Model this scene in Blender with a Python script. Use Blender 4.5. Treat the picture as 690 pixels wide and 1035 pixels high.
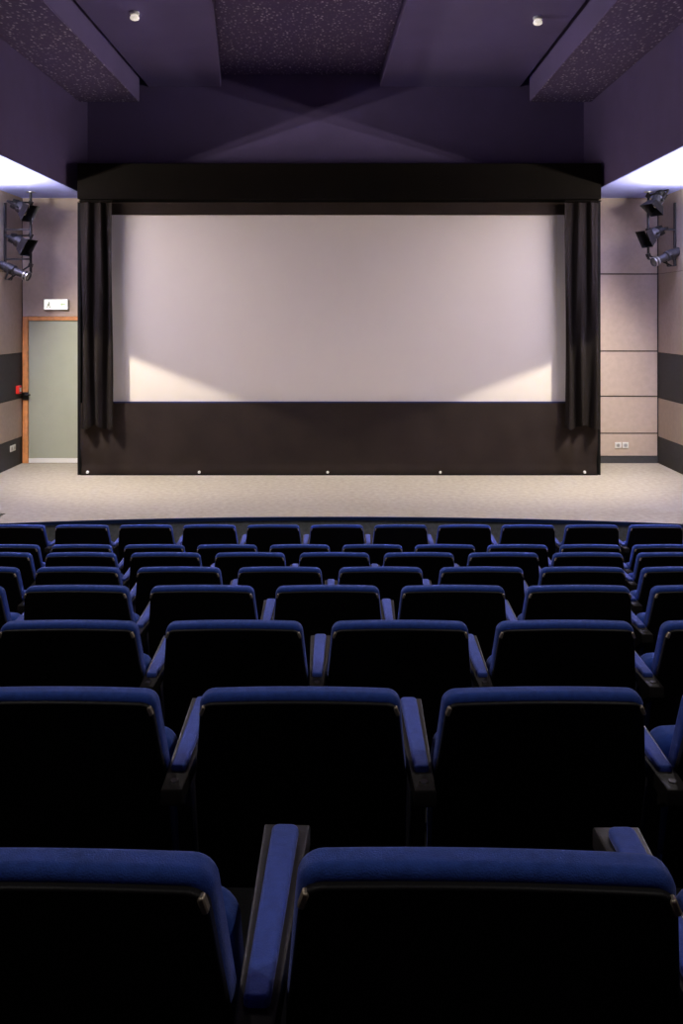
import bpy, bmesh, math, random
from mathutils import Vector, Matrix
random.seed(4)
PI = math.pi
scene = bpy.context.scene
for o in list(bpy.data.objects): bpy.data.objects.remove(o)
COL = scene.collection

# ---------------------------------------------------------------- camera, world, exposure
EYE = 2.2                       # eye height above the stage carpet
cam_d = bpy.data.cameras.new('camera'); cam = bpy.data.objects.new('camera', cam_d); COL.objects.link(cam)
cam.location = (0, 0, EYE); cam.rotation_euler = (PI/2, 0, 0)
cam_d.sensor_fit = 'AUTO'; cam_d.sensor_width = 36; cam_d.lens = 905/1035*36
cam_d.shift_x = -3/1035; cam_d.shift_y = -(517.5-320)/1035; cam_d.clip_start = .05
scene.camera = cam
w = bpy.data.worlds.new('world'); scene.world = w; w.use_nodes = True
w.node_tree.nodes['Background'].inputs[0].default_value = (.02, .018, .025, 1)
w.node_tree.nodes['Background'].inputs[1].default_value = .1
scene.view_settings.view_transform = 'Standard'; scene.view_settings.look = 'None'
scene.view_settings.exposure = 0; scene.view_settings.gamma = 1
scene.view_settings.use_curve_mapping = False

def area(name, loc, rot, sx, sy, power, color, spread=PI):
    l = bpy.data.lights.new(name, 'AREA'); l.shape = 'RECTANGLE'; l.size = sx; l.size_y = sy
    l.energy = power; l.color = color; l.spread = spread
    o = bpy.data.objects.new(name, l); COL.objects.link(o); o.location = loc; o.rotation_euler = rot
    return o
def spot(name, loc, target, power, color, deg, blend=.5, r=.05):
    l = bpy.data.lights.new(name, 'SPOT'); l.energy = power; l.color = color
    l.spot_size = math.radians(deg); l.spot_blend = blend; l.shadow_soft_size = r
    o = bpy.data.objects.new(name, l); COL.objects.link(o); o.location = loc
    o.rotation_euler = (Vector(target)-Vector(loc)).to_track_quat('-Z', 'Y').to_euler()
    return o
# room constants (metres; x right, y towards the screen wall, z = 0 on the stage carpet)
XL, XR = -4.84, 4.71            # side walls
YB = 13.45                      # screen wall
YR = -1.6                       # rear wall
SL, SR = -3.80, 3.54            # inner faces of the side soffits
ZS = 3.98                       # soffit underside
ZC = 5.60                       # ceiling slabs
ZD = 5.78                       # speckled ceiling
TUBE_Y0, TUBE_Y1, TUBE_Z = 8.6, 11.7, 3.69
for sx, xx in ((-1, XL+.22), (1, XR-.22)):
    # linear wall lamps: open upwards and inwards
    area('wall_lamp_light', (xx-sx*.0, (TUBE_Y0+TUBE_Y1)/2, TUBE_Z+.02), (0, 0, 0), .03, TUBE_Y1-TUBE_Y0, 300, (1, .94, .90)).rotation_euler = (PI, 0, 0)
    area('wall_lamp_light', (xx-sx*.055, (TUBE_Y0+TUBE_Y1)/2, TUBE_Z), (0, 0, 0), .015, TUBE_Y1-TUBE_Y0, 80, (1, .89, .80)).rotation_euler = (0, sx*PI/2, 0)
    area('wall_lamp_light', (xx, (TUBE_Y0+TUBE_Y1)/2, TUBE_Z-.06), (0, 0, 0), .05, TUBE_Y1-TUBE_Y0, 30, (1, .86, .74))
LAMPS = [(-2.34, 9.99), (2.19, 10.15)]
SEAT_FILL_LAMPS = [(-2.34, 5.2), (2.19, 5.3), (-2.34, 1.4), (2.19, 1.5)]  # unseen lamps added above the rows to brighten the seat tops
for x, y in LAMPS:
    spot('ceiling_and_fill_light', (x, y, ZC-.11), (x*.8, 11.1, 0), 170, (1, .86, .66), 84, .9, .04)
for x, y in SEAT_FILL_LAMPS:
    spot('ceiling_and_fill_light', (x, y, ZC-.11), (x*.9, y+.8, 0), 150 if y > 3 else 90, (1, .93, .88), 125, .7, .04)

# barn-door spotlights hung under the soffits: source point and the two points of the straight cut-off
CUT = [(Vector((-4.55, 10.45, 3.75)), Vector((-3.64, 12.3, 2.03)), Vector((-1.63, 12.5, 1.09))),
       (Vector((4.42, 10.45, 3.75)), Vector((3.42, 12.3, 1.90)), Vector((1.66, 12.5, 1.06)))]
for S, A, Bq in CUT:
    spot('soffit_spot_light', S, (S.x*.62, 12.55, .8), 780, (1, .89, .74), 80, .9, .002)

# ---------------------------------------------------------------- materials
def mat(name, col, rough=.6, metal=0, spec=.5, noise=0, nscale=40, bump=0, bscale=200, sheen=0, sheencol=(1,1,1), emit=None, estr=0, coat=0):
    m = bpy.data.materials.new(name); m.use_nodes = True; nt = m.node_tree; b = nt.nodes['Principled BSDF']
    b.inputs['Base Color'].default_value = (*col, 1); b.inputs['Roughness'].default_value = rough
    b.inputs['Metallic'].default_value = metal; b.inputs['Specular IOR Level'].default_value = spec
    b.inputs['Coat Weight'].default_value = coat
    if sheen:
        b.inputs['Sheen Weight'].default_value = sheen; b.inputs['Sheen Tint'].default_value = (*sheencol, 1)
        b.inputs['Sheen Roughness'].default_value = .4
    if emit:
        b.inputs['Emission Color'].default_value = (*emit, 1); b.inputs['Emission Strength'].default_value = estr
    tc = nt.nodes.new('ShaderNodeTexCoord')
    if noise:
        n = nt.nodes.new('ShaderNodeTexNoise'); n.inputs['Scale'].default_value = nscale; n.inputs['Detail'].default_value = 4
        nt.links.new(tc.outputs['Object'], n.inputs['Vector'])
        r = nt.nodes.new('ShaderNodeValToRGB')
        r.color_ramp.elements[0].position = .3; r.color_ramp.elements[1].position = .7
        r.color_ramp.elements[0].color = (*[c*(1-noise) for c in col], 1)
        r.color_ramp.elements[1].color = (*[min(1, c*(1+noise)) for c in col], 1)
        nt.links.new(n.outputs['Fac'], r.inputs['Fac']); nt.links.new(r.outputs['Color'], b.inputs['Base Color'])
    if bump:
        n2 = nt.nodes.new('ShaderNodeTexNoise'); n2.inputs['Scale'].default_value = bscale; n2.inputs['Detail'].default_value = 3
        nt.links.new(tc.outputs['Object'], n2.inputs['Vector'])
        bp = nt.nodes.new('ShaderNodeBump'); bp.inputs['Strength'].default_value = bump; bp.inputs['Distance'].default_value = .004
        nt.links.new(n2.outputs['Fac'], bp.inputs['Height']); nt.links.new(bp.outputs['Normal'], b.inputs['Normal'])
    return m
M = {}
M['stage_carpet'] = mat('stage carpet', (.385, .35, .27), .95, noise=.13, nscale=16, bump=.5, bscale=160)
M['dark_carpet'] = mat('dark carpet', (.005, .005, .006), .95, noise=.3, nscale=60, bump=.4)
M['stage_face'] = mat('stage riser cloth', (.24, .26, .25), .9, noise=.2, nscale=30)
M['stage_trim'] = mat('navy stage nosing', (.01, .03, .11), .5)
M['panel'] = mat('taupe wall panel', (.49, .395, .315), .8, noise=.05, nscale=14, bump=.15, bscale=300)
M['panel_dark'] = mat('charcoal wall panel', (.045, .045, .045), .8, noise=.1, nscale=20, bump=.15, bscale=300)
M['joint'] = mat('panel joint', (.03, .026, .026), .9)
M['purple'] = mat('purple paint', (.100, .070, .175), .75, noise=.06, nscale=3, bump=.08, bscale=120)
M['purple_lt'] = mat('purple ceiling board', (.150, .115, .265), .75, noise=.05, nscale=2, bump=.08, bscale=120)
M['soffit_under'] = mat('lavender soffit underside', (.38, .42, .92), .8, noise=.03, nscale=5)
M['black_cloth'] = mat('black masking cloth', (.021, .0145, .011), .85, spec=.15, noise=.15, nscale=3, bump=.1, bscale=9)
M['pelmet'] = mat('black pelmet felt', (.0032, .0024, .0017), .9, spec=.06, noise=.15, nscale=3)
M['curtain'] = mat('black brown curtain', (.011, .0085, .007), .9, spec=.12, noise=.1, nscale=8, bump=.2, bscale=250)
M['black_frame'] = mat('black timber', (.004, .004, .004), .85, spec=.1)
M['screen'] = mat('matte white screen', (.72, .67, .61), .9, spec=.2, noise=.01, nscale=3)
M['screen_shade'] = mat('screen strip in curtain shade', (.78, .75, .76), .9, spec=.2)  # strip stands for the curtain's shadow; its colour lightened against the cast one
M['lens_fringe'] = mat('navy hem', (.006, .015, .10), .5)  # blue colour fringe of the lens, built as a thin line
M['shell'] = mat('black seat plastic', (.0045, .0040, .0038), .55, spec=.3, bump=.15, bscale=400)
M['blue'] = mat('blue velour', (.030, .078, .37), .85, spec=.2, noise=.18, nscale=70, bump=.35, bscale=500, sheen=.6, sheencol=(.45, .5, 1))
M['blue_pad'] = mat('blue arm pad', (.05, .10, .46), .8, spec=.25, noise=.12, nscale=70, bump=.3, bscale=500, sheen=.7, sheencol=(.55, .58, 1))
M['arm'] = mat('dark arm plastic', (.022, .019, .017), .5, noise=.2, nscale=40, bump=.1)
M['bolt'] = mat('grey bolt', (.22, .21, .2), .35, metal=.9)
M['cap'] = mat('pale corner glint', (.40, .34, .26), .35, metal=.6)  # pale tone painted for the highlights on the shell corners
M['wood'] = mat('orange wood', (.62, .26, .08), .5, noise=.2, nscale=12)
M['door'] = mat('grey green door', (.36, .385, .285), .5, noise=.03, nscale=5)
M['white'] = mat('white plastic', (.8, .8, .78), .4)
M['metal'] = mat('brushed steel', (.55, .55, .55), .35, metal=.9)
M['lamp_black'] = mat('black lamp paint', (.007, .007, .008), .4)
M['lamp_grey'] = mat('grey lamp paint', (.05, .05, .055), .38, metal=.4)
M['lens'] = mat('lamp glass', (.25, .27, .3), .08, coat=1)
M['red'] = mat('red plastic', (.75, .03, .02), .4)
M['sign'] = mat('lit exit sign face', (.9, .92, .85), .4, emit=(1, .96, .86), estr=1.1)
M['sign_green'] = mat('pale green pictogram', (.45, .55, .38), .4, emit=(.62, .72, .45), estr=.6)
M['sign_grey'] = mat('faded pictogram', (.40, .42, .34), .4, emit=(.5, .5, .38), estr=.45)
M['bulb'] = mat('frosted bulb', (.9, .9, .85), .4, emit=(1, .88, .75), estr=.6)
M['tube'] = mat('fluorescent tube', (.9, .9, .9), .4, emit=(1, .96, .92), estr=6)
def speckle():
    m = mat('speckled purple acoustic board', (.07, .05, .10), .85); nt = m.node_tree; b = nt.nodes['Principled BSDF']
    tc = nt.nodes.new('ShaderNodeTexCoord')
    mp = nt.nodes.new('ShaderNodeMapping'); mp.inputs['Scale'].default_value = (1, .6, 1); nt.links.new(tc.outputs['Object'], mp.inputs['Vector'])
    fl = nt.nodes.new('ShaderNodeTexVoronoi'); fl.inputs['Scale'].default_value = 24; nt.links.new(mp.outputs['Vector'], fl.inputs['Vector'])
    wn = nt.nodes.new('ShaderNodeTexWhiteNoise'); wn.noise_dimensions = '3D'; nt.links.new(fl.outputs['Position'], wn.inputs['Vector'])
    mr = nt.nodes.new('ShaderNodeMapRange'); mr.inputs[1].default_value = .42; mr.inputs[2].default_value = .12; mr.inputs[3].default_value = 0; mr.inputs[4].default_value = 1
    nt.links.new(fl.outputs['Distance'], mr.inputs[0])
    pw = nt.nodes.new('ShaderNodeMath'); pw.operation = 'POWER'; pw.inputs[1].default_value = 1.3; nt.links.new(wn.outputs['Value'], pw.inputs[0])
    mu = nt.nodes.new('ShaderNodeMath'); mu.operation = 'MULTIPLY'; nt.links.new(mr.outputs[0], mu.inputs[0]); nt.links.new(pw.outputs[0], mu.inputs[1])
    mx = nt.nodes.new('ShaderNodeMix'); mx.data_type = 'RGBA'
    mx.inputs[6].default_value = (.135, .095, .21, 1); mx.inputs[7].default_value = (.80, .72, .88, 1)
    nt.links.new(mu.outputs[0], mx.inputs[0]); nt.links.new(mx.outputs[2], b.inputs['Base Color'])
    return m
M['speckle'] = speckle()

# ---------------------------------------------------------------- helpers
def obj(name, bm, m, parent=None, smooth=False, label=None, wn=False):
    me = bpy.data.meshes.new(name); bmesh.ops.recalc_face_normals(bm, faces=bm.faces[:]); bm.to_mesh(me); bm.free()
    mm = m if isinstance(m, list) else [m]
    for k in mm: me.materials.append(M[k])
    if smooth:
        for p in me.polygons: p.use_smooth = True
        try: me.set_sharp_from_angle(angle=math.radians(40))
        except Exception: pass
    o = bpy.data.objects.new(name, me); COL.objects.link(o)
    if smooth: md = o.modifiers.new('weighted normals', 'WEIGHTED_NORMAL'); md.keep_sharp = True
    if parent: o.parent = parent
    if label: o['label'] = label
    return o
def thing(name, label, cat, loc=(0,0,0), rz=0, group=None):
    o = bpy.data.objects.new(name, None); COL.objects.link(o); o.location = loc; o.rotation_euler = (0, 0, rz)
    o.empty_display_size = .1
    return tag(o, label, cat, group)
def tag(o, label, cat, group=None):
    o['label'] = label; o['category'] = cat
    if group: o['group'] = group
    return o
def struct(o, label=None):
    o['kind'] = 'structure'
    if label: o['label'] = label
    return o
def box(bm, x0, x1, y0, y1, z0, z1, bev=0, seg=2, mi=0):
    b2 = bmesh.new()
    v = [b2.verts.new(p) for p in ((x0,y0,z0),(x1,y0,z0),(x1,y1,z0),(x0,y1,z0),(x0,y0,z1),(x1,y0,z1),(x1,y1,z1),(x0,y1,z1))]
    for f in ((3,2,1,0),(4,5,6,7),(0,1,5,4),(1,2,6,5),(2,3,7,6),(3,0,4,7)): b2.faces.new([v[i] for i in f]).material_index = mi
    if bev: bmesh.ops.bevel(b2, geom=b2.edges[:], offset=bev, segments=seg, affect='EDGES', profile=.5)
    merge(bm, b2); return bm
def merge(bm, b2, mtx=None):
    if mtx: b2.transform(mtx)
    me = bpy.data.meshes.new('t'); b2.to_mesh(me); b2.free(); bm.from_mesh(me); bpy.data.meshes.remove(me)
def B(*a, **k):
    return box(bmesh.new(), *a, **k)
def prism(pts, axis, a0, a1, bev=0, seg=3, rim_only=True):
    """extrude a 2-D outline along an axis ('x': pts are (y,z); 'y': (x,z); 'z': (x,y))"""
    bm = bmesh.new()
    def P(p, a): return (a, p[0], p[1]) if axis == 'x' else (p[0], a, p[1]) if axis == 'y' else (p[0], p[1], a)
    va = [bm.verts.new(P(p, a0)) for p in pts]; vb = [bm.verts.new(P(p, a1)) for p in pts]
    fa = bm.faces.new(va); fb = bm.faces.new(vb[::-1]); n = len(pts)
    for i in range(n): bm.faces.new((va[i], vb[i], vb[(i+1) % n], va[(i+1) % n]))
    if bev:
        es = list(set(fa.edges) | set(fb.edges))
        bmesh.ops.bevel(bm, geom=es, offset=bev, segments=seg, affect='EDGES', profile=.5)
    return bm
def cyl(bm, p0, p1, r0, r1=None, n=20, cap=True):
    r1 = r0 if r1 is None else r1
    p0, p1 = Vector(p0), Vector(p1); d = p1-p0; q = d.to_track_quat('Z', 'Y').to_matrix()
    A = []; Bv = []
    for i in range(n):
        a = 2*PI*i/n; c = Vector((math.cos(a), math.sin(a), 0))
        A.append(bm.verts.new(p0+q@(c*r0))); Bv.append(bm.verts.new(p1+q@(c*r1)))
    for i in range(n): bm.faces.new((A[i], A[(i+1)%n], Bv[(i+1)%n], Bv[i]))
    if cap: bm.faces.new(A[::-1]); bm.faces.new(Bv)
    return bm
def lathe(bm, prof, n=24):
    rings = []
    for r, z in prof:
        rings.append([bm.verts.new((r*math.cos(2*PI*i/n), r*math.sin(2*PI*i/n), z)) for i in range(n)] if r > 1e-5 else [bm.verts.new((0,0,z))])
    for a, b in zip(rings, rings[1:]):
        for i in range(n):
            j = (i+1) % n
            if len(a) == 1 and len(b) == 1: continue
            if len(a) == 1: bm.faces.new((a[0], b[j], b[i]))
            elif len(b) == 1: bm.faces.new((a[i], a[j], b[0]))
            else: bm.faces.new((a[i], a[j], b[j], b[i]))
    return bm

# ---------------------------------------------------------------- seat rows: positions
ROW_D = [1.05+.95*k for k in range(8)]
ROW_Y = [859, 694, 626.5, 591, 572.5, 558, 550, 530]
ROW_PX = [493, 302.5, 404.5, 458.5, 487.5, 509.5, 450, 405]     # one measured seat centre in each row
PITCH = .55; BACK = .82
row_top = [EYE-(y-320)*(d+.042)/905 for y, d in zip(ROW_Y, ROW_D)]
row_floor = [z-BACK for z in row_top]

# ---------------------------------------------------------------- structure
HOUSE = row_floor[7]
# stepped auditorium floor
pts = [(YR-.1, HOUSE-.3), (YR-.1, row_floor[0]+.19)]
pts.append((ROW_D[0]-.55, row_floor[0]+.19))
for k in range(7):
    pts.append((ROW_D[k]-.55, row_floor[k])); pts.append((ROW_D[k+1]-.55, row_floor[k]))
pts += [(ROW_D[7]-.55, HOUSE), (YB+.1, HOUSE), (YB+.1, HOUSE-.3)]
struct(obj('floor', prism(pts, 'x', XL-.1, XR+.1), 'dark_carpet'), 'dark carpeted stepped floor under the seat rows')

# stage: curved front, a notch with a step at its left end
def stage_y(x): return 9.83-.33*((x+.1)/3.6)**2
xs = [-3.78+i*(XR-.0+3.78)/28 for i in range(29)]
top = [(XL, YB), (XL, 10.0), (-3.78, 10.0)] + [(x, stage_y(x)) for x in xs] + [(XR, YB)]
struct(obj('stage', prism(top, 'z', -.03, 0), 'stage_carpet'), 'low beige carpeted stage in front of the screen')
f = [(XL, YB), (XL, 10.01), (-3.77, 10.01)] + [(x, stage_y(x)+.012) for x in xs] + [(XR, YB)]
struct(obj('stage_riser', prism(f, 'z', HOUSE-.01, -.03), 'stage_face'))
nose = [(x, stage_y(x)-.012) for x in xs] + [(x, stage_y(x)+.004) for x in reversed(xs)]
struct(obj('trim_1', prism(nose, 'z', -.035, .004), 'stage_trim'), 'thin navy nosing along the curved stage edge')
bm = bmesh.new()
for i in range(2): box(bm, XL, -3.79, 9.99-.3*(i+1), 9.995-.3*i, HOUSE-.02, -.13-.13*i, .004)
struct(obj('stage_step', bm, 'stage_face'))

# walls
def wall_box(name, b): return struct(obj(name, b, 'joint'))
wl = wall_box('wall_left', B(XL-.15, XL-.02, YR-.1, YB+.15, HOUSE-.3, 6.1))
wr = wall_box('wall_right', B(XR+.02, XR+.15, YR-.1, YB+.15, HOUSE-.3, 6.1))
wf = wall_box('wall_front', B(XL-.15, XR+.15, YB+.02, YB+.15, HOUSE-.3, 6.1))
wb = struct(obj('wall_rear', B(XL-.15, XR+.15, YR-.2, YR-.1, HOUSE-.3, 6.1), 'purple'))
G = .006
# side wall panels: taupe above, charcoal, taupe, charcoal
for sgn, x_in, x_out, par in ((-1, XL, XL-.02, wl), (1, XR, XR+.02, wr)):
    for z0, z1, m in ((.0, .40, 'panel_dark'), (.40, .98, 'panel'), (.98, 1.66, 'panel_dark'), (1.66, 2.84, 'panel'), (2.84, ZS+.1, 'panel')):
        for y0, y1 in ((10.0, YB), (6.4, 10.0), (2.8, 6.4), (YR, 2.8)):
            zz = HOUSE-.2 if (z0 == 0 and y1 <= 10.0) else z0
            obj('wall_panel', B(min(x_in, x_out), max(x_in, x_out), y0+G/2, y1-G/2-(0.002 if y1 == YB else 0), zz+G/2, z1-G/2, .003, 1), m, par)
# screen wall panels on the right of the screen
def wpan(x0, x1, z0, z1, m='panel', g=G): obj('wall_panel', B(x0+g/2, x1-g/2, YB, YB+.02, z0+g/2, z1-g/2, .003, 1), m, wf)
for z0, z1 in ((.10, .445), (.445, 1.0), (1.0, 1.68), (1.68, 2.84), (2.84, ZS+.1)):
    wpan(3.2, XR-.004, z0, z1, g=.018)
struct(obj('baseboard_right', B(3.2, XR-.01, YB-.012, YB+.0, 0, .10, .003), 'panel_dark'))
# screen wall on the left: plain panel above and around the door
DX0, DX1, DZ = XL+.10, XL+.96, 2.14
wpan(XL+.004, -3.2, DZ+.06, ZS+.1); wpan(DX1+.06, -3.2, 0, DZ+.06)
wpan(-3.2, 3.2, 0, ZC+.3, 'black_frame', 0)
# door
d = bpy.data.objects.new('door_1', None); COL.objects.link(d); d.location = ((DX0+DX1)/2, YB, 0); struct(d, 'grey-green door in an orange wood frame left of the screen')
hw = (DX1-DX0)/2
bm = bmesh.new(); box(bm, -hw-.085, -hw, -.035, .018, 0, DZ+.06, .006); box(bm, hw, hw+.06, -.035, .018, 0, DZ+.06, .006); box(bm, -hw, hw, -.035, .018, DZ, DZ+.06, .006)
obj('door_frame', bm, 'wood', d)
obj('door_leaf', B(-hw+.003, hw-.003, -.012, .015, .075, DZ-.004, .004), 'door', d)
obj('foot_strip', B(-hw+.003, hw-.003, -.018, .015, .005, .073, .003), 'white', d, label='white strip along the foot of the door')  # plain white strip between the door leaf and the stage
bm = bmesh.new(); box(bm, -hw-.078, -hw+.012, -.05, -.034, .95, 1.07, .006); cyl(bm, (-hw-.03, -.05, 1.03), (-hw-.03, -.085, 1.03), .012); cyl(bm, (-hw-.03, -.08, 1.03), (-hw+.05, -.08, 1.03), .011)
obj('door_handle', bm, 'lamp_black', d, True)
bm = bmesh.new()
for z in (.3, 1.08, 1.85): cyl(bm, (hw-.006, -.022, z-.05), (hw-.006, -.022, z+.05), .009)
obj('hinge', bm, 'metal', d, True)

# upper room: soffits, beams, ceiling, bulkhead
def soffit(name, xin, xw):
    a, b = min(xin, xw), max(xin, xw)
    s = struct(obj(name, B(a, b, YR, YB+.01, ZS+.012, 6.0), 'purple'), 'deep purple boxed soffit along the side of the ceiling')
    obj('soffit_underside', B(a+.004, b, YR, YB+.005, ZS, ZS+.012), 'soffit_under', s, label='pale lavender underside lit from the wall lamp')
    return s
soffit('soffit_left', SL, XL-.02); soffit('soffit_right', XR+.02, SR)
BD = 13.25
struct(obj('bulkhead', B(SL, SR, BD, YB+.02, 3.9, 6.0), 'purple'), 'purple upper wall above the screen')
struct(obj('ceiling', B(SL, SR, YR, BD+.05, ZD, 6.0), 'speckle'), 'speckled purple acoustic ceiling between the flat slabs')
def slab(pts): return prism(pts, 'z', ZC, ZD+.01, .008, 1)
lx = lambda y: -1.43-(y-9.8)*.115; rx = lambda y: .67-(y-9.8)*.042
struct(obj('ceiling_slab', slab([(-2.9, YR), (lx(9.8)+.3, YR), (lx(9.8), 9.8), (lx(BD), BD), (-2.9, BD)]), 'purple_lt'), 'flat purple ceiling slab on the left')
struct(obj('ceiling_slab', slab([(rx(9.8)-.1, YR), (2.6, YR), (2.6, BD), (rx(BD), BD), (rx(9.8), 9.8)]), 'purple_lt'), 'flat purple ceiling slab on the right')
ZBm = EYE+3.08; BE = 12.85
for nm, x0, x1 in (('left', SL, -2.94), ('right', 2.655, SR)):
    bmx = struct(obj('ceiling_beam', B(x0, x1, YR, BE, ZBm+.01, ZD+.01, .01, 1), 'purple_lt'), 'boxed purple ceiling beam along the %s soffit' % nm)
    obj('beam_underside', B(x0+.006, x1-.006, YR, BE-.006, ZBm, ZBm+.012), 'speckle', bmx, label='speckled underside of the beam')

# ---------------------------------------------------------------- screen and its masking
SD = 12.50
def X(px, D): return (px-348)*D/905
def Z(py, D): return EYE-(py-320)*D/905
sx0, sx1, sz0, sz1 = -3.22, 3.09, 1.00, 3.64
t = thing('projection_screen', 'large blank white projection screen framed in black above the stage', 'screen', (0, SD, sz0))
obj('screen_surface', B(sx0+.15, sx1-.12, 0, .03, .015, sz1-sz0+.05), 'screen', t)
obj('screen_shade_strip', B(sx0-.15, sx0+.15, .0, .03, .015, sz1-sz0+.05), 'screen_shade', t, label='vertical strip painted for the curtain shade at the screen edge')
obj('screen_shade_strip', B(sx1-.12, sx1+.15, .0, .03, .015, sz1-sz0+.05), 'screen_shade', t, label='vertical strip painted for the curtain shade at the screen edge')
obj('lens_fringe', B(sx0, sx1, -.012, .03, -.01, .015), 'lens_fringe', t, label='thin navy line added under the screen for a colour fringe')
FX0, FX1 = -3.705, 3.555
# black side frames that carry the masking
t = thing('masking_frame', 'black box frame standing around the screen on the stage', 'screen frame', (0, 12.9, 0))
obj('side_panel', B(FX0, FX0+.045, -.47, .54, 0, 3.79, .004), 'black_frame', t)
obj('side_panel', B(FX1-.045, FX1, -.47, .54, 0, 3.79, .004), 'black_frame', t)
obj('back_board', B(FX0+.045, FX1-.045, -.30, -.27, .02, 3.79), 'black_frame', t)
obj('top_border', B(FX0+.045, FX1-.045, -.455, -.44, 3.615, 3.79, .003), 'black_cloth', t)
# pelmet
bm = B(X(78, 12.18), X(607.5, 12.18), 12.18, 13.22, 3.80, 4.286, .008, 2)
tag(obj('screen_pelmet', bm, 'pelmet'), 'wide black pelmet hanging across the top of the screen', 'pelmet')
# lower black skirt with wrinkles and rivets
def skirt():
    bm = bmesh.new(); nx, nz = 180, 26; z1 = 1.0
    fr = []
    for j in range(nz+1):
        row = []
        for i in range(nx+1):
            u = i/nx; v = j/nz; x = FX0+.05+(FX1-FX0-.1)*u; z = .015+(z1-.015)*v
            dl = x-FX0; dr = FX1-x; y = 12.43
            for dd in (dl, dr):
                if dd < 1.2:
                    k = (1-dd/1.2)
                    y += .028*k*math.sin((dd*5+v*9)*1.0)*(1-v)*.9 + .02*k*math.sin(dd*14-v*4)
            y += .006*math.sin(x*3.1+v*3)*(1-v) + .004*math.sin(x*9+v*5)
            if v < .08: y -= .01
            row.append(bm.verts.new((x, y, z)))
        fr.append(row)
    for j in range(nz):
        for i in range(nx): bm.faces.new((fr[j][i], fr[j][i+1], fr[j+1][i+1], fr[j+1][i]))
    r = bmesh.ops.extrude_face_region(bm, geom=bm.faces[:])
    for v in r['geom']:
        if isinstance(v, bmesh.types.BMVert): v.co.y += .012
    return bm
t = thing('screen_skirt', 'black cloth skirt stretched below the screen down to the stage', 'masking cloth', (0, 0, 0))
obj('cloth', skirt(), 'black_cloth', t, True)
obj('batten', B(FX0+.05, FX1-.05, 12.405, 12.42, .0, .022, .003), 'black_frame', t)
for px in (88, 201, 331, 445, 591):
    x = X(px, 12.4); bm = bmesh.new(); cyl(bm, (x, 12.425, .042), (x, 12.395, .042), .021, .015, 12)
    obj('eyelet', bm, 'white', t, True, label='small pale eyelet')
# side curtains
def curtain(x0, x1, z0, z1, ph, flip):
    bm = bmesh.new(); nx, nz = 70, 30; fr = []
    for j in range(nz+1):
        v = j/nz; row = []
        for i in range(nx+1):
            u = i/nx; uu = u if not flip else 1-u
            spread = 1-.10*(v)
            x = x0+(x1-x0)*u + .012*math.sin(v*5+u*7)
            a = .045+.015*math.sin(v*3+ph)
            y = 12.31 + a*math.sin(2*PI*(uu*2.6+.14*math.sin(v*2.4+ph))+ph) + .012*math.sin(2*PI*uu*5.1+v*3)
            zz = z0+(z1-z0)*v - (.03*math.sin(uu*2*PI*1.3+1) if v == 0 else 0)
            row.append(bm.verts.new((x, y, zz)))
        fr.append(row)
    for j in range(nz):
        for i in range(nx): bm.faces.new((fr[j][i], fr[j][i+1], fr[j+1][i+1], fr[j+1][i]))
    r = bmesh.ops.extrude_face_region(bm, geom=bm.faces[:])
    for v in r['geom']:
        if isinstance(v, bmesh.types.BMVert): v.co.y += .008
    return bm
for s in (0, 1):
    D = 12.30
    a, b = ((X(81, D), X(114, D)) if s == 0 else (X(571, D), X(606, D)))
    zt = 3.795
    t = thing('side_curtain', ('dark gathered curtain hanging at the left edge of the screen' if s == 0 else 'dark gathered curtain hanging at the right edge of the screen'), 'curtain', ((a+b)/2, 0, 0), 0, 'curtains beside the screen')
    c = obj('curtain_cloth', curtain(a-(a+b)/2, b-(a+b)/2, Z(432, D), zt-.03, .6+s*1.1, s == 1), 'curtain', t, True)
    obj('curtain_rail', B(a-(a+b)/2-.01 , b-(a+b)/2+.01, 12.26, 12.34, zt-.02, zt, .004), 'pelmet', t)

# ---------------------------------------------------------------- small fittings
# exit sign above the door
D = YB
ex = X(57.5, D)
t = thing('exit_sign', 'small lit white exit sign box above the door', 'exit sign', (ex, YB, Z(313.5, D)))
obj('sign_housing', B(-.185, .185, -.05, .0, 0, .17, .008), 'metal', t)
obj('sign_face', B(-.172, .172, -.056, -.05, .012, .158, .002, 1), 'sign', t, label='glowing white sign face')
bm = bmesh.new()            # running figure
box(bm, -.115, -.085, -.059, -.056, .10, .13); box(bm, -.125, -.09, -.059, -.056, .06, .10); box(bm, -.145, -.12, -.059, -.056, .075, .085)
box(bm, -.14, -.115, -.059, -.056, .035, .06); box(bm, -.095, -.07, -.059, -.056, .03, .06); box(bm, -.09, -.06, -.059, -.056, .08, .09)
obj('pictogram', bm, 'sign_grey', t, label='faint grey running figure')
bm = prism([(.06, .085), (.10, .125), (.10, .10), (.15, .10), (.15, .07), (.10, .07), (.10, .045)], 'y', -.059, -.056)
obj('arrow', bm, 'sign_green', t, label='pale yellow-green arrow')
# red call point on the left wall near the door
t = thing('fire_alarm_button', 'small red call point box on the left wall beside the door', 'alarm button', (XL, 13.24, 1.06))
obj('box', B(0, .05, -.055, .055, 0, .12, .006), 'red', t)
obj('press_plate', B(.05, .054, -.032, .032, .03, .09, .002, 1), 'white', t)
# sockets
def socket(loc, rz, label):
    t = thing('wall_socket', label, 'socket', loc, rz, 'wall sockets')
    for k in (-1, 1):
        p = obj('socket_plate', B(k*.055-.047, k*.055+.047, -.014, 0, -.045, .045, .005), 'white', t)
        bm = bmesh.new(); cyl(bm, (k*.055, -.0155, 0), (k*.055, -.013, 0), .026, n=18)
        obj('socket_well', bm, 'metal', p, True)
socket((X(628, YB), YB, Z(450, YB)), 0, 'white double socket low on the right of the screen wall')
socket((XL, 4.84*905/335.5, Z(453, 13.05)), PI/2, 'white double socket low on the left side wall')
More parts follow.
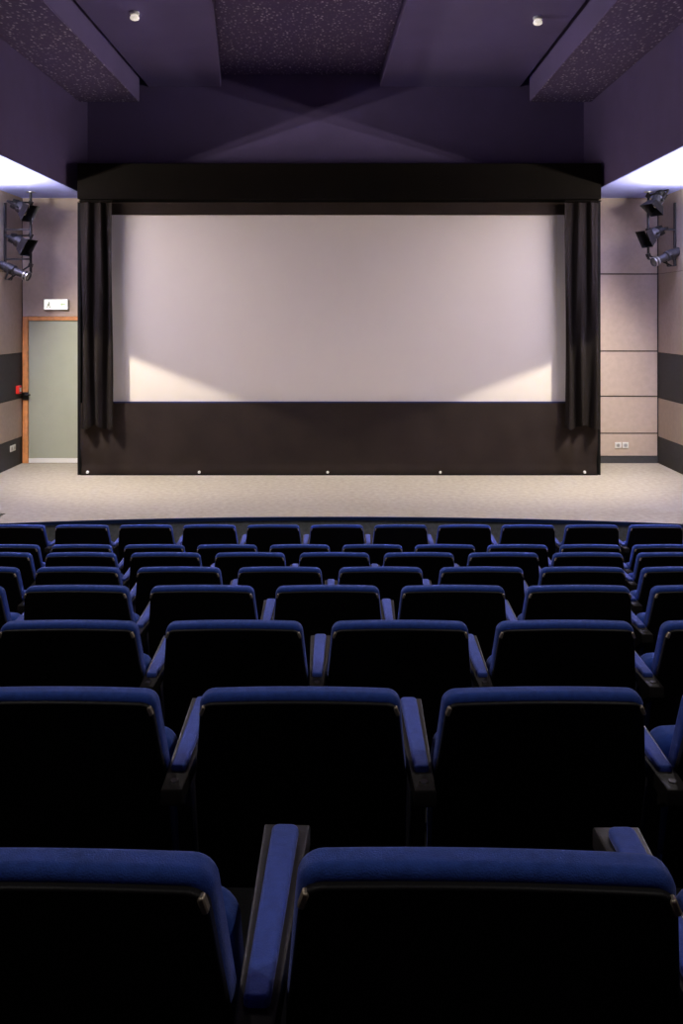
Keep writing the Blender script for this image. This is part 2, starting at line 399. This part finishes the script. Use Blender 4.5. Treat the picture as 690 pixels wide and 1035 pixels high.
# ceiling lamps by the stage, plus unseen ones added to brighten the seats
for i, (x, y) in enumerate(LAMPS+SEAT_FILL_LAMPS):
    t = thing('ceiling_and_fill_lamp', 'small round lamp under the %s ceiling slab%s' % (('left', 'right')[i % 2], ('', ', added to light the middle rows', ', added to light the rearmost rows')[i//2]), 'ceiling lamp', (x, y, ZC), 0, 'round ceiling lamps')
    bm = bmesh.new(); lathe(bm, [(0, 0), (.05, 0), (.055, -.01), (.052, -.03), (.035, -.04), (0, -.04)]); obj('lamp_base', bm, 'white', t, True)
    bm = bmesh.new(); lathe(bm, [(.034, -.038), (.046, -.05), (.052, -.068), (.046, -.085), (.028, -.093), (0, -.095)]); obj('bulb', bm, 'bulb', t, True)
# linear wall lamps (outside the photo, they light the cove)
for sgn, xw in ((-1, XL), (1, XR)):
    t = thing('wall_lamp', 'long linear lamp on the %s wall under the soffit' % ('left' if sgn < 0 else 'right'), 'wall lamp', (xw, 0, TUBE_Z), 0, 'linear wall lamps')
    xx = -sgn*.22
    obj('lamp_tray', B(min(xx-.05, xx+.05) , max(xx-.05, xx+.05), TUBE_Y0, TUBE_Y1, -.055, -.015, .004), 'white', t)
    for yy in (TUBE_Y0+.2, TUBE_Y1-.2):
        obj('wall_bracket', B(min(0, xx), max(0, xx), yy-.02, yy+.02, -.05, -.02), 'metal', t)

# ---------------------------------------------------------------- stage spotlights
for i, (S, A, Bq) in enumerate(CUT):
    t = thing('soffit_spotlight', 'compact barn door spotlight hung under the %s soffit' % ('left', 'right')[i], 'stage light', S, 0, 'soffit spotlights')
    u, v = (A-S).normalized(), (Bq-S).normalized()
    up = (A-S).cross(Bq-S).normalized()
    if up.z < 0: up = -up
    e = (v-u).normalized(); p0 = u*.12-e*.004; p1 = v*.12+e*.08
    bm = bmesh.new(); fw = (u+v).normalized()
    q = [p0, p1, p1+up*.17-fw*.12, p0+up*.17-fw*.12]
    f_ = bm.faces.new([bm.verts.new(c) for c in q]); rr_ = bmesh.ops.extrude_face_region(bm, geom=[f_])
    for g in rr_['geom']:
        if isinstance(g, bmesh.types.BMVert): g.co += up*.003
    obj('barn_door', bm, 'lamp_black', t)
    bm = bmesh.new(); box(bm, -.06, .06, -.14, -.03, -.02, .12, .01); obj('housing', bm, 'lamp_black', t)
    bm = bmesh.new(); cyl(bm, (0, -.08, .11), (0, -.08, ZS-S.z), .012); obj('hanger', bm, 'lamp_black', t)
def aim(root, direction, roll=0):
    root.rotation_mode = 'QUATERNION'
    root.rotation_quaternion = Vector(direction).to_track_quat('-Z', 'Y') @ Matrix.Rotation(roll, 3, 'Z').to_quaternion()
def fresnel(loc, dr, label, clamp_to, sc=1.0, roll=0):
    t = thing('stage_spotlight', label, 'stage light', loc, 0, 'barn door spotlights'); aim(t, dr, roll)
    bm = bmesh.new()   # housing, front faces -z
    lathe(bm, [(0, .17), (.035, .17), (.055, .155), (.06, .06), (.085, .045), (.085, -.05), (.078, -.055), (.07, -.05), (0, -.045)], 20)
    for k in range(4): box(bm, -.066, .066, -.066, .066, .075+.02*k, .082+.02*k, .004, 1)
    bm.transform(Matrix.Scale(sc, 4)); obj('housing', bm, 'lamp_grey', t, True)
    bm = bmesh.new(); lathe(bm, [(0, -.058), (.04, -.055), (.066, -.047), (.066, -.04)], 20); bm.transform(Matrix.Scale(sc, 4)); obj('lens', bm, 'lens', t, True)
    for k in range(4):
        bm = bmesh.new()
        a, b, L = .082, .125, .12
        p = [(-a, -a, -.05), (a, -a, -.05), (b, -b*.98, -.05-L), (-b, -b*.98, -.05-L)]
        v = [bm.verts.new(q) for q in p]; f_ = bm.faces.new(v)
        r = bmesh.ops.extrude_face_region(bm, geom=[f_])
        for q in r['geom']:
            if isinstance(q, bmesh.types.BMVert): q.co += Vector((0, -.004, .0015))
        bm.transform(Matrix.Scale(sc, 4) @ Matrix.Rotation(k*PI/2, 4, 'Z')); obj('barn_door', bm, 'lamp_black', t)
    bm = bmesh.new()
    for s in (-1, 1): box(bm, s*.10-.004, s*.10+.004, -.015, .015, -.01, .19, .002, 1); cyl(bm, (s*.085, 0, 0), (s*.125, 0, 0), .014, n=12)
    box(bm, -.104, .104, -.015, .015, .185, .193, .002, 1)
    bm.transform(Matrix.Scale(sc, 4)); obj('yoke', bm, 'lamp_black', t)
    inv = (Matrix.Translation(Vector(loc)) @ t.rotation_quaternion.to_matrix().to_4x4()).inverted()
    c = inv @ Vector(clamp_to)
    bm = bmesh.new(); cyl(bm, (0, 0, .19*sc), c, .012, n=10); bmesh.ops.create_cube(bm, size=.05, matrix=Matrix.Translation(c)); obj('clamp', bm, 'lamp_black', t)
def profile(loc, dr, label, clamp_to):
    t = thing('profile_spotlight', label, 'stage light', loc, 0, 'barrel spotlights'); aim(t, dr)
    bm = bmesh.new(); lathe(bm, [(0, .26), (.05, .26), (.06, .245), (.062, .16), (.075, .15), (.075, .03), (.055, .02), (.052, -.12), (.064, -.125), (.066, -.20), (.06, -.205), (.055, -.19), (0, -.185)], 22)
    obj('barrel', bm, 'lamp_grey', t, True)
    bm = bmesh.new(); lathe(bm, [(.067, -.128), (.071, -.13), (.071, -.145), (.067, -.147)], 22); lathe(bm, [(.067, -.178), (.071, -.18), (.071, -.195), (.067, -.197)], 22); obj('trim_ring', bm, 'metal', t, True)
    bm = bmesh.new(); lathe(bm, [(0, -.198), (.03, -.196), (.056, -.188)], 22); obj('lens', bm, 'lens', t, True)
    bm = bmesh.new()
    for s in (-1, 1): box(bm, s*.085-.004, s*.085+.004, -.15, .012, .05, .08, .002, 1)
    box(bm, -.088, .088, -.157, -.148, .05, .08, .002, 1); obj('yoke', bm, 'lamp_black', t)
    inv = (Matrix.Translation(Vector(loc)) @ t.rotation_quaternion.to_matrix().to_4x4()).inverted(); c = inv @ Vector(clamp_to)
    bm = bmesh.new(); cyl(bm, (0, -.15, .065), c, .012, n=10); bmesh.ops.create_cube(bm, size=.05, matrix=Matrix.Translation(c)); obj('clamp', bm, 'lamp_black', t)
LD = 12.75
def at(px, py, D=LD): return Vector((X(px, D), D, Z(py, D)))
for s, px in ((0, 31), (1, 655)):
    x = X(px, LD); zb = Z(276 if s == 0 else 262, LD)
    t = thing('lighting_pole', 'dark vertical pipe holding three stage lights at the %s' % ('left wall' if s == 0 else 'right wall'), 'lighting pole', (x, LD, ZS), 0, 'spotlight poles')
    bm = bmesh.new(); cyl(bm, (0, 0, zb-ZS), (0, 0, -.01), .019, n=14); obj('pipe', bm, 'lamp_black', t, True)
    bm = bmesh.new(); cyl(bm, (0, 0, -.012), (0, 0, 0), .06, n=18); obj('ceiling_flange', bm, 'metal', t, True)
    xw = (XL if s == 0 else XR)-x
    bm = bmesh.new()
    for zz in (Z(232, LD)-ZS, Z(262, LD)-ZS): box(bm, min(0, xw), max(0, xw), -.015, .015, zz-.012, zz+.012)
    sg = 1 if s == 0 else -1
    box(bm, min(xw, xw+sg*.02), max(xw, xw+sg*.02), -.03, .03, Z(268, LD)-ZS, Z(205, LD)-ZS)
    obj('wall_bracket', bm, 'lamp_black', t)
xl, xr = X(31, LD), X(655, LD)
fresnel(at(27, 212)+Vector((0, -.20, 0)), (.85, -.25, -.5), 'upper barn-door stage light on the left pole', (xl, LD, Z(205, LD)))
fresnel(at(25, 246)+Vector((0, -.20, 0)), (.85, -.2, -.5), 'middle barn-door stage light on the left pole', (xl, LD, Z(238, LD)))
profile(at(21, 275)+Vector((0, -.18, 0)), (.9, -.1, -.38), 'cylindrical stage light at the foot of the left pole', (xl, LD, Z(268, LD)))
fresnel(at(659, 205)+Vector((0, -.20, 0)), (-.5, -.2, -.72), 'upper barn-door stage light on the right pole', (xr, LD, Z(198, LD)))
fresnel(at(655, 238)+Vector((0, -.20, 0)), (-.85, -.25, -.45), 'middle barn-door stage light on the right pole', (xr, LD, Z(232, LD)))
profile(at(667, 261)+Vector((0, -.18, 0)), (-.85, -.25, -.35), 'cylindrical stage light at the foot of the right pole', (xr, LD, Z(258, LD)))

# ---------------------------------------------------------------- the seats
LEAN = .28
def outline(top, bot, hw_top, hw_mid, hw_bot, zmid, r, crown=.004):
    """closed outline in (x, z), rounded upper corners"""
    pts = []
    pts.append((-hw_bot, bot)); pts.append((-hw_mid, zmid))
    n = 6
    for i in range(n+1):
        a = PI - (PI/2)*i/n
        pts.append((-hw_top+r + r*math.cos(a), top-r-crown + r*math.sin(a)))
    for i in range(1, 8):
        u = i/8; pts.append(((-hw_top+r)*(1-2*u), top-crown+crown*4*u*(1-u)))
    for i in range(n+1):
        a = PI/2 - (PI/2)*i/n
        pts.append((hw_top-r + r*math.cos(a), top-r-crown + r*math.sin(a)))
    pts.append((hw_mid, zmid)); pts.append((hw_bot, bot))
    return pts
def lean(bm, top=BACK):
    for v in bm.verts: v.co.y += (top-v.co.z)*LEAN
    return bm
def pillow(args, y0, y1, b, crown=.004, n=5):
    rings = []
    for side in (0, 1):
        for i in range(n+1):
            th = PI/2*(i/n if side == 0 else 1-i/n); d = b*(1-math.sin(th))
            y = y0+b*(1-math.cos(th)) if side == 0 else y1-b*(1-math.cos(th))
            t_, bo, h0, h1, h2, zm, r_ = args
            rings.append((y, outline(t_-d, bo+d, h0-d, h1-d, h2-d, zm, max(r_-d, .006), crown)))
    bm = bmesh.new()
    V = [[bm.verts.new((x, y, z)) for x, z in o] for y, o in rings]
    bm.faces.new(V[0]); bm.faces.new(V[-1][::-1]); m = len(V[0])
    for a, c in zip(V, V[1:]):
        for i in range(m): bm.faces.new((a[i], a[(i+1) % m], c[(i+1) % m], c[i]))
    return bm
def make_seat():
    t = thing('cinema_seat', 'x', 'seat')
    obj('back_cushion', lean(pillow((BACK, .38, .228, .245, .246, .60, .034), .0, .062, .022)), 'blue', t, True)
    sh = obj('back_shell', lean(pillow((BACK-.016, .30, .2235, .2425, .2435, .60, .030), -.012, .012, .006, n=3)), 'shell', t, True, label='black plastic back shell')
    for s in (-1, 1):
        bm = B(-.0045, .0045, -.018, -.004, -.011, .009, .002, 1)
        bm.transform(Matrix.Translation((s*.2165, .012, BACK-.036)) @ Matrix.Rotation(s*-.35, 4, 'Y'))
        obj('corner_glint', bm, 'cap', sh, True, label='tiny pale piece added as a glint at the upper corner')
    # folded-up seat cushion and its pan
    bm = pillow((.615, .24, .222, .232, .232, .42, .05), 0, .10, .034)
    for v in bm.verts: v.co.y += .235+(.60-v.co.z)*.10
    obj('seat_cushion', bm, 'blue', t, True)
    bm = pillow((.575, .25, .205, .222, .222, .42, .04), .098, .125, .006, n=2)
    for v in bm.verts: v.co.y += .235+(.60-v.co.z)*.10
    obj('seat_pan', bm, 'shell', t, True)
    # armrest on the left-hand side, shared with the neighbour
    AX = -PITCH/2; zt = BACK-.183
    ys = (-.055, .415); w0, w1 = .024, .038
    bm = prism([(AX-w0, ys[0]), (AX+w0, ys[0]), (AX+w1, ys[1]), (AX-w1, ys[1])], 'z', zt-.04, zt, .006, 2)
    ar = obj('armrest', bm, 'arm', t, True)
    # rounded pad
    def rr(hw0, hw1, y0, y1, r):
        P = []
        for cx, cy, a0 in ((hw1-r, y1-r, 0), (-hw1+r, y1-r, PI/2), (-hw0+r*.6, y0+r*.6, PI), (hw0-r*.6, y0+r*.6, 1.5*PI)):
            q = r if cy > .2 else r*.6
            for i in range(5):
                a = a0+PI/2*i/4; P.append((AX+cx+q*math.cos(a), cy+q*math.sin(a)))
        return P
    obj('arm_pad', prism(rr(.0165, .0215, .02, .392, .012), 'z', zt-.004, zt+.014, .006, 3), 'blue_pad', ar, True, label='blue padded strip on the armrest')
    bm = bmesh.new(); cyl(bm, (AX, -.022, zt-.002), (AX, -.022, zt+.003), .011, .009, 14); obj('bolt', bm, 'bolt', ar, True, label='grey bolt head')
    # upright under the armrest, with a foot
    bm = prism([(.13, .0), (.40, .0), (.40, .03), (.33, .06), (.35, zt-.045), (.385, zt-.039), (-.04, zt-.039), (.10, zt-.12), (.20, .06), (.13, .03)], 'x', AX-.016, AX+.016, .004, 1)
    obj('support', bm, 'arm', t, True)
    return t
def kids(o): return list(o.children)
def copy_tree(o, parent=None):
    c = o.copy(); COL.objects.link(c)
    if parent: c.parent = parent
    for ch in kids(o): copy_tree(ch, c)
    return c
ORD = ['first', 'second', 'third', 'fourth', 'fifth', 'sixth', 'seventh', 'eighth', 'ninth', 'tenth', 'eleventh', 'twelfth', 'thirteenth', 'fourteenth']
ROWN = ['in the row nearest the viewer', 'in the second row from the viewer', 'in the third row from the viewer', 'in the fourth row from the viewer',
        'in the fourth row back from the stage', 'in the third row back from the stage', 'in the second row back from the stage', 'in the front row below the stage']
proto = make_seat(); used = False
YAW = {(0, 1): -.03, (0, 0): -.012, (1, 2): .012}
for k in range(8):
    D = ROW_D[k]; xc = (ROW_PX[k]-348)*D/905
    lo, hi = -348*D/905, (690-348)*D/905
    if k == 6: lo, hi = lo-.1, hi+.1
    xs_ = [xc+PITCH*i for i in range(-14, 15)]
    hi = max(hi, (690-348)*(D+.40)/905-.02)
    xs_ = [x for x in xs_ if x+.235 > lo and x-.30 < hi]
    n = sum(1 for x in xs_ if (x-.25)*905/D <= 342)
    for i, x in enumerate(xs_):      # past n: only the armrest reaches into view
        o = proto if not used else copy_tree(proto)
        used = True
        o.location = (x, D, row_floor[k]); o.rotation_euler = (0, 0, YAW.get((k, i), random.uniform(-.006, .006)))
        place = 'leftmost' if i == 0 else 'rightmost' if i == n-1 else ('%s from the left' % ORD[i] if i < (n+1)//2 else '%s from the right' % ORD[max(0, n-1-i)])
        o['label'] = 'black-backed blue cinema seat, %s %s' % (place, ROWN[k])
        if (x-.25)*905/D > 342:
            o['label'] = 'cinema seat with only its left armrest showing, %s' % ROWN[k]
        o['category'] = 'cinema seat'; o['group'] = 'rows of cinema seats'
